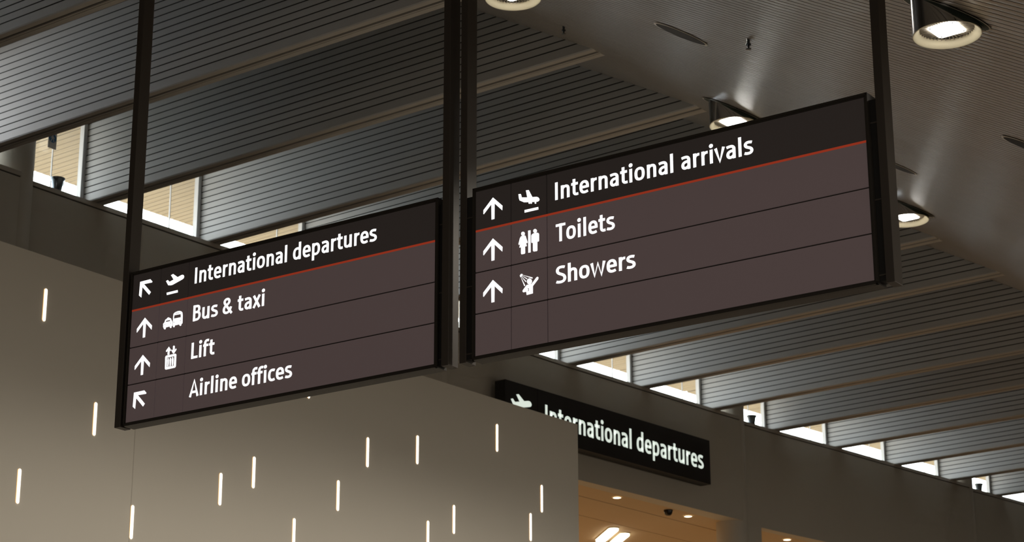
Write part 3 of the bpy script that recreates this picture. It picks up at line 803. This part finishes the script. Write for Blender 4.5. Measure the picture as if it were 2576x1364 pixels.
text_mesh('lettering', 'International departures', ff, i0[0], s1_[0], (s1_[1] + nb[1]) / 2 , 0.42 * hsg, -0.004, M['letter_far'], fr_, w=0.17)
# pictogram: same take-off sign as on the hanging sign
pu = [u for q in TAKEOFF for u, z in q]; pz = [z for q in TAKEOFF for u, z in q]
ul, ur = f_of(1284.5, 1010)[0], f_of(1337, 1018)[0]; ptop = f_of(1302, 991.5)[1]
ks = (ur - ul) / (max(pu) - min(pu))
b = MB()
for q in TAKEOFF: b.face([ff(ul + (u - min(pu)) * ks, ptop + (z - max(pz)) * ks * 0.93, -0.004) for u, z in q])
b.build('pictogram', M['letter_far'], fr_)
b = MB(); ud = f_of(1352, 1000)[0]; b.box(fs_o - forg, FD, FN, UP, ud - 0.012, ud + 0.012, -0.002, 0.0, zb_, zt_); b.build('divider', M['sign_dark'], fr_)

# ================================================================== CORRIDOR lamps and camera
for px, lab in (((1552, 1252), 'round recessed downlight in the corridor ceiling beside the pale wall end'), ((1731, 1299), 'round recessed downlight in the corridor ceiling next to the camera dome'), ((1980, 1358), 'round recessed downlight beyond the column, at the picture bottom')):
    c = atz(*px, 8.2)
    b = MB(); lathe(b, [(0.0, 0.0), (0.062, 0.0), (0.062, -0.004)], 24, 0); o = b.build('recessed_downlight', M['warmlamp']); o.location = c + np.array([0, 0, -0.002])
    b = MB(); lathe(b, [(0.062, -0.005), (0.078, -0.007), (0.082, 0.0)], 24); b.build('trim_ring', M['cream'], o)
    tag(o, lab, 'downlight', 'corridor downlights')
    l = bpy.data.lights.new('downlight_beam', 'SPOT'); l.energy = 120; l.spot_size = math.radians(120); l.spot_blend = 0.6; l.color = (1.0, 0.72, 0.42); l.shadow_soft_size = 0.05
    lo = bpy.data.objects.new('downlight_beam', l); COL.objects.link(lo); lo.parent = o; lo.location = (0, 0, -0.03)
area('corridor_fill', corr(9, 6, 3.0), corr(9, 5.5, 8.2), 26, 9, 330, (1.0, 0.60, 0.27))  # unseen upward area light added to fill the corridor with warm light
c = atz(1681, 1284, 8.2)
b = MB(); lathe(b, [(0.075, 0.0), (0.075, -0.02), (0.07, -0.03), (0.066, -0.045), (0.055, -0.07), (0.035, -0.088), (0.0, -0.095)], 28)
o = b.build('dome_camera', M['dome'], smooth=True); o.location = c; tag(o, 'small black dome camera on the warm corridor ceiling', 'camera')
e0, e1 = atz(1508, 1358, 8.2), atz(1546, 1325.6, 8.2); f1 = atz(1574, 1339, 8.2)
ld = ndir(e1, e0); le = np.array([-ld[1], ld[0], 0])
for p0, ln, lab in ((e1, 1.22, 'slanted linear ceiling lamp in the corridor, upper one beside the pale wall'), (f1, 1.9, 'slanted linear ceiling lamp in the corridor, lower one cut by the picture bottom')):
    hw = 0.085; pl = [(hw * math.cos(t), -hw * math.sin(t) + hw) for t in np.linspace(0, math.pi, 9)] + [(hw * math.cos(t), ln - hw - hw * math.sin(t)) for t in np.linspace(math.pi, 2 * math.pi, 9)]
    b = MB(); b.prism([le * x + ld * y for x, y in pl], -UP * 0.05); o = b.build('linear_ceiling_lamp', M['warmlamp2']); o.location = p0
    b = MB(); pl2 = [(x * 1.12, (y - ln / 2) * 1.02 + ln / 2) for x, y in pl]; b.prism([le * x + ld * y for x, y in pl2], -UP * 0.02); b.build('lamp_body', M['cream'], o)
    tag(o, lab, 'lamp', 'linear corridor lamps')

# ================================================================== UPLIGHTS on the sill and the placard
UPL = [((143, 478), 'bucket-shaped dark metal uplight on the sill beside the column with the blue placard'),
       ((1152, 838), 'dark metal uplight on the sill seen through the slit between the hanging signs'),
       ((1891, 1067), 'dark metal uplight on the sill beside the column past the far black sign'),
       ((2463, 1236), 'dark metal uplight on the sill beside the farthest column')]
for (x, y), lab in UPL:
    c = atz(x, y, 10.02); dd = wdir(min(range(NB), key=lambda i: np.linalg.norm(W[i] - c))); c = c + outn(dd) * 0.0
    r = thing('sill_uplight', (*c[:2], 10.0), lab, 'uplight', 'uplights on the clerestory sill')
    b = MB(); lathe(b, [(0.0, 0.0), (0.052, 0.0), (0.056, 0.02), (0.072, 0.13), (0.088, 0.15), (0.090, 0.165), (0.080, 0.166), (0.066, 0.12), (0.05, 0.06), (0.0, 0.055)], 32)
    b.build('bowl', M['gunmetal'], r, smooth=True)
    b = MB(); b.box((0, 0, 0), dd, outn(dd), UP, 0.088, 0.096, -0.006, 0.006, 0.0, 0.15); b.box((0, 0, 0), dd, outn(dd), UP, 0.06, 0.096, -0.006, 0.006, 0.0, 0.008); b.build('stand', M['chrome'], r)
p1 = W[4]; pd = ndir(W[3], W[4]); pn = outn(pd)
po = np.array([*p1[:2], 0]) + pn * 0.03
def pl_of(x, y):
    q = atplane(x, y, po, pn); return float((q - po) @ pd), float(q[2])
pa, pb_ = pl_of(125.5, 342), pl_of(141, 378)
u0, u1 = pa[0] - 0.02, pb_[0]; zb2 = pb_[1]; ztp = zb2 + 0.215
r = thing('safety_placard', po + pd * (u0 + u1) / 2 + UP * zb2, 'small white placard with a blue disc and walking figure by the column', 'placard')
org = po + pd * (u0 + u1) / 2 + UP * zb2
b = MB(); b.box(po - org, pd, pn, UP, u0, u1, 0, 0.006, zb2, ztp); b.build('plate', M['white'], r)
cu, cz, rr = (u0 + u1) / 2, zb2 + 0.135, 0.058
q = lambda u, z, wv: po - org + pd * u + pn * wv + UP * z
b = MB(); b.face([q(cu + rr * math.cos(t), cz + rr * math.sin(t), -0.001) for t in np.linspace(0, 2 * math.pi, 32, endpoint=False)]); b.build('blue_disc', M['blue'], r)
b = MB()
b.face([q(cu + 0.011 * math.cos(t), cz + 0.036 + 0.011 * math.sin(t), -0.002) for t in np.linspace(0, 2 * math.pi, 14, endpoint=False)])
for pts in ([(-.012, .024), (.012, .024), (.014, -.006), (-.014, -.006)], [(-.014, -.006), (-.002, -.006), (-.018, -.048), (-.030, -.046)], [(.002, -.006), (.014, -.006), (.030, -.044), (.018, -.048)],
            [(-.012, .024), (-.034, -.002), (-.027, -.007), (-.006, .012)], [(.012, .024), (.034, .0), (.027, -.006), (.006, .012)]):
    b.face([q(cu + x, cz + y, -0.002) for x, y in pts])
b.build('walking_figure', M['white'], r)
b = MB(); b.box(po - org, pd, pn, UP, cu - 0.004, cu + 0.004, 0.001, 0.005, ztp, 11.0); b.build('hanger', M['chrome'], r)
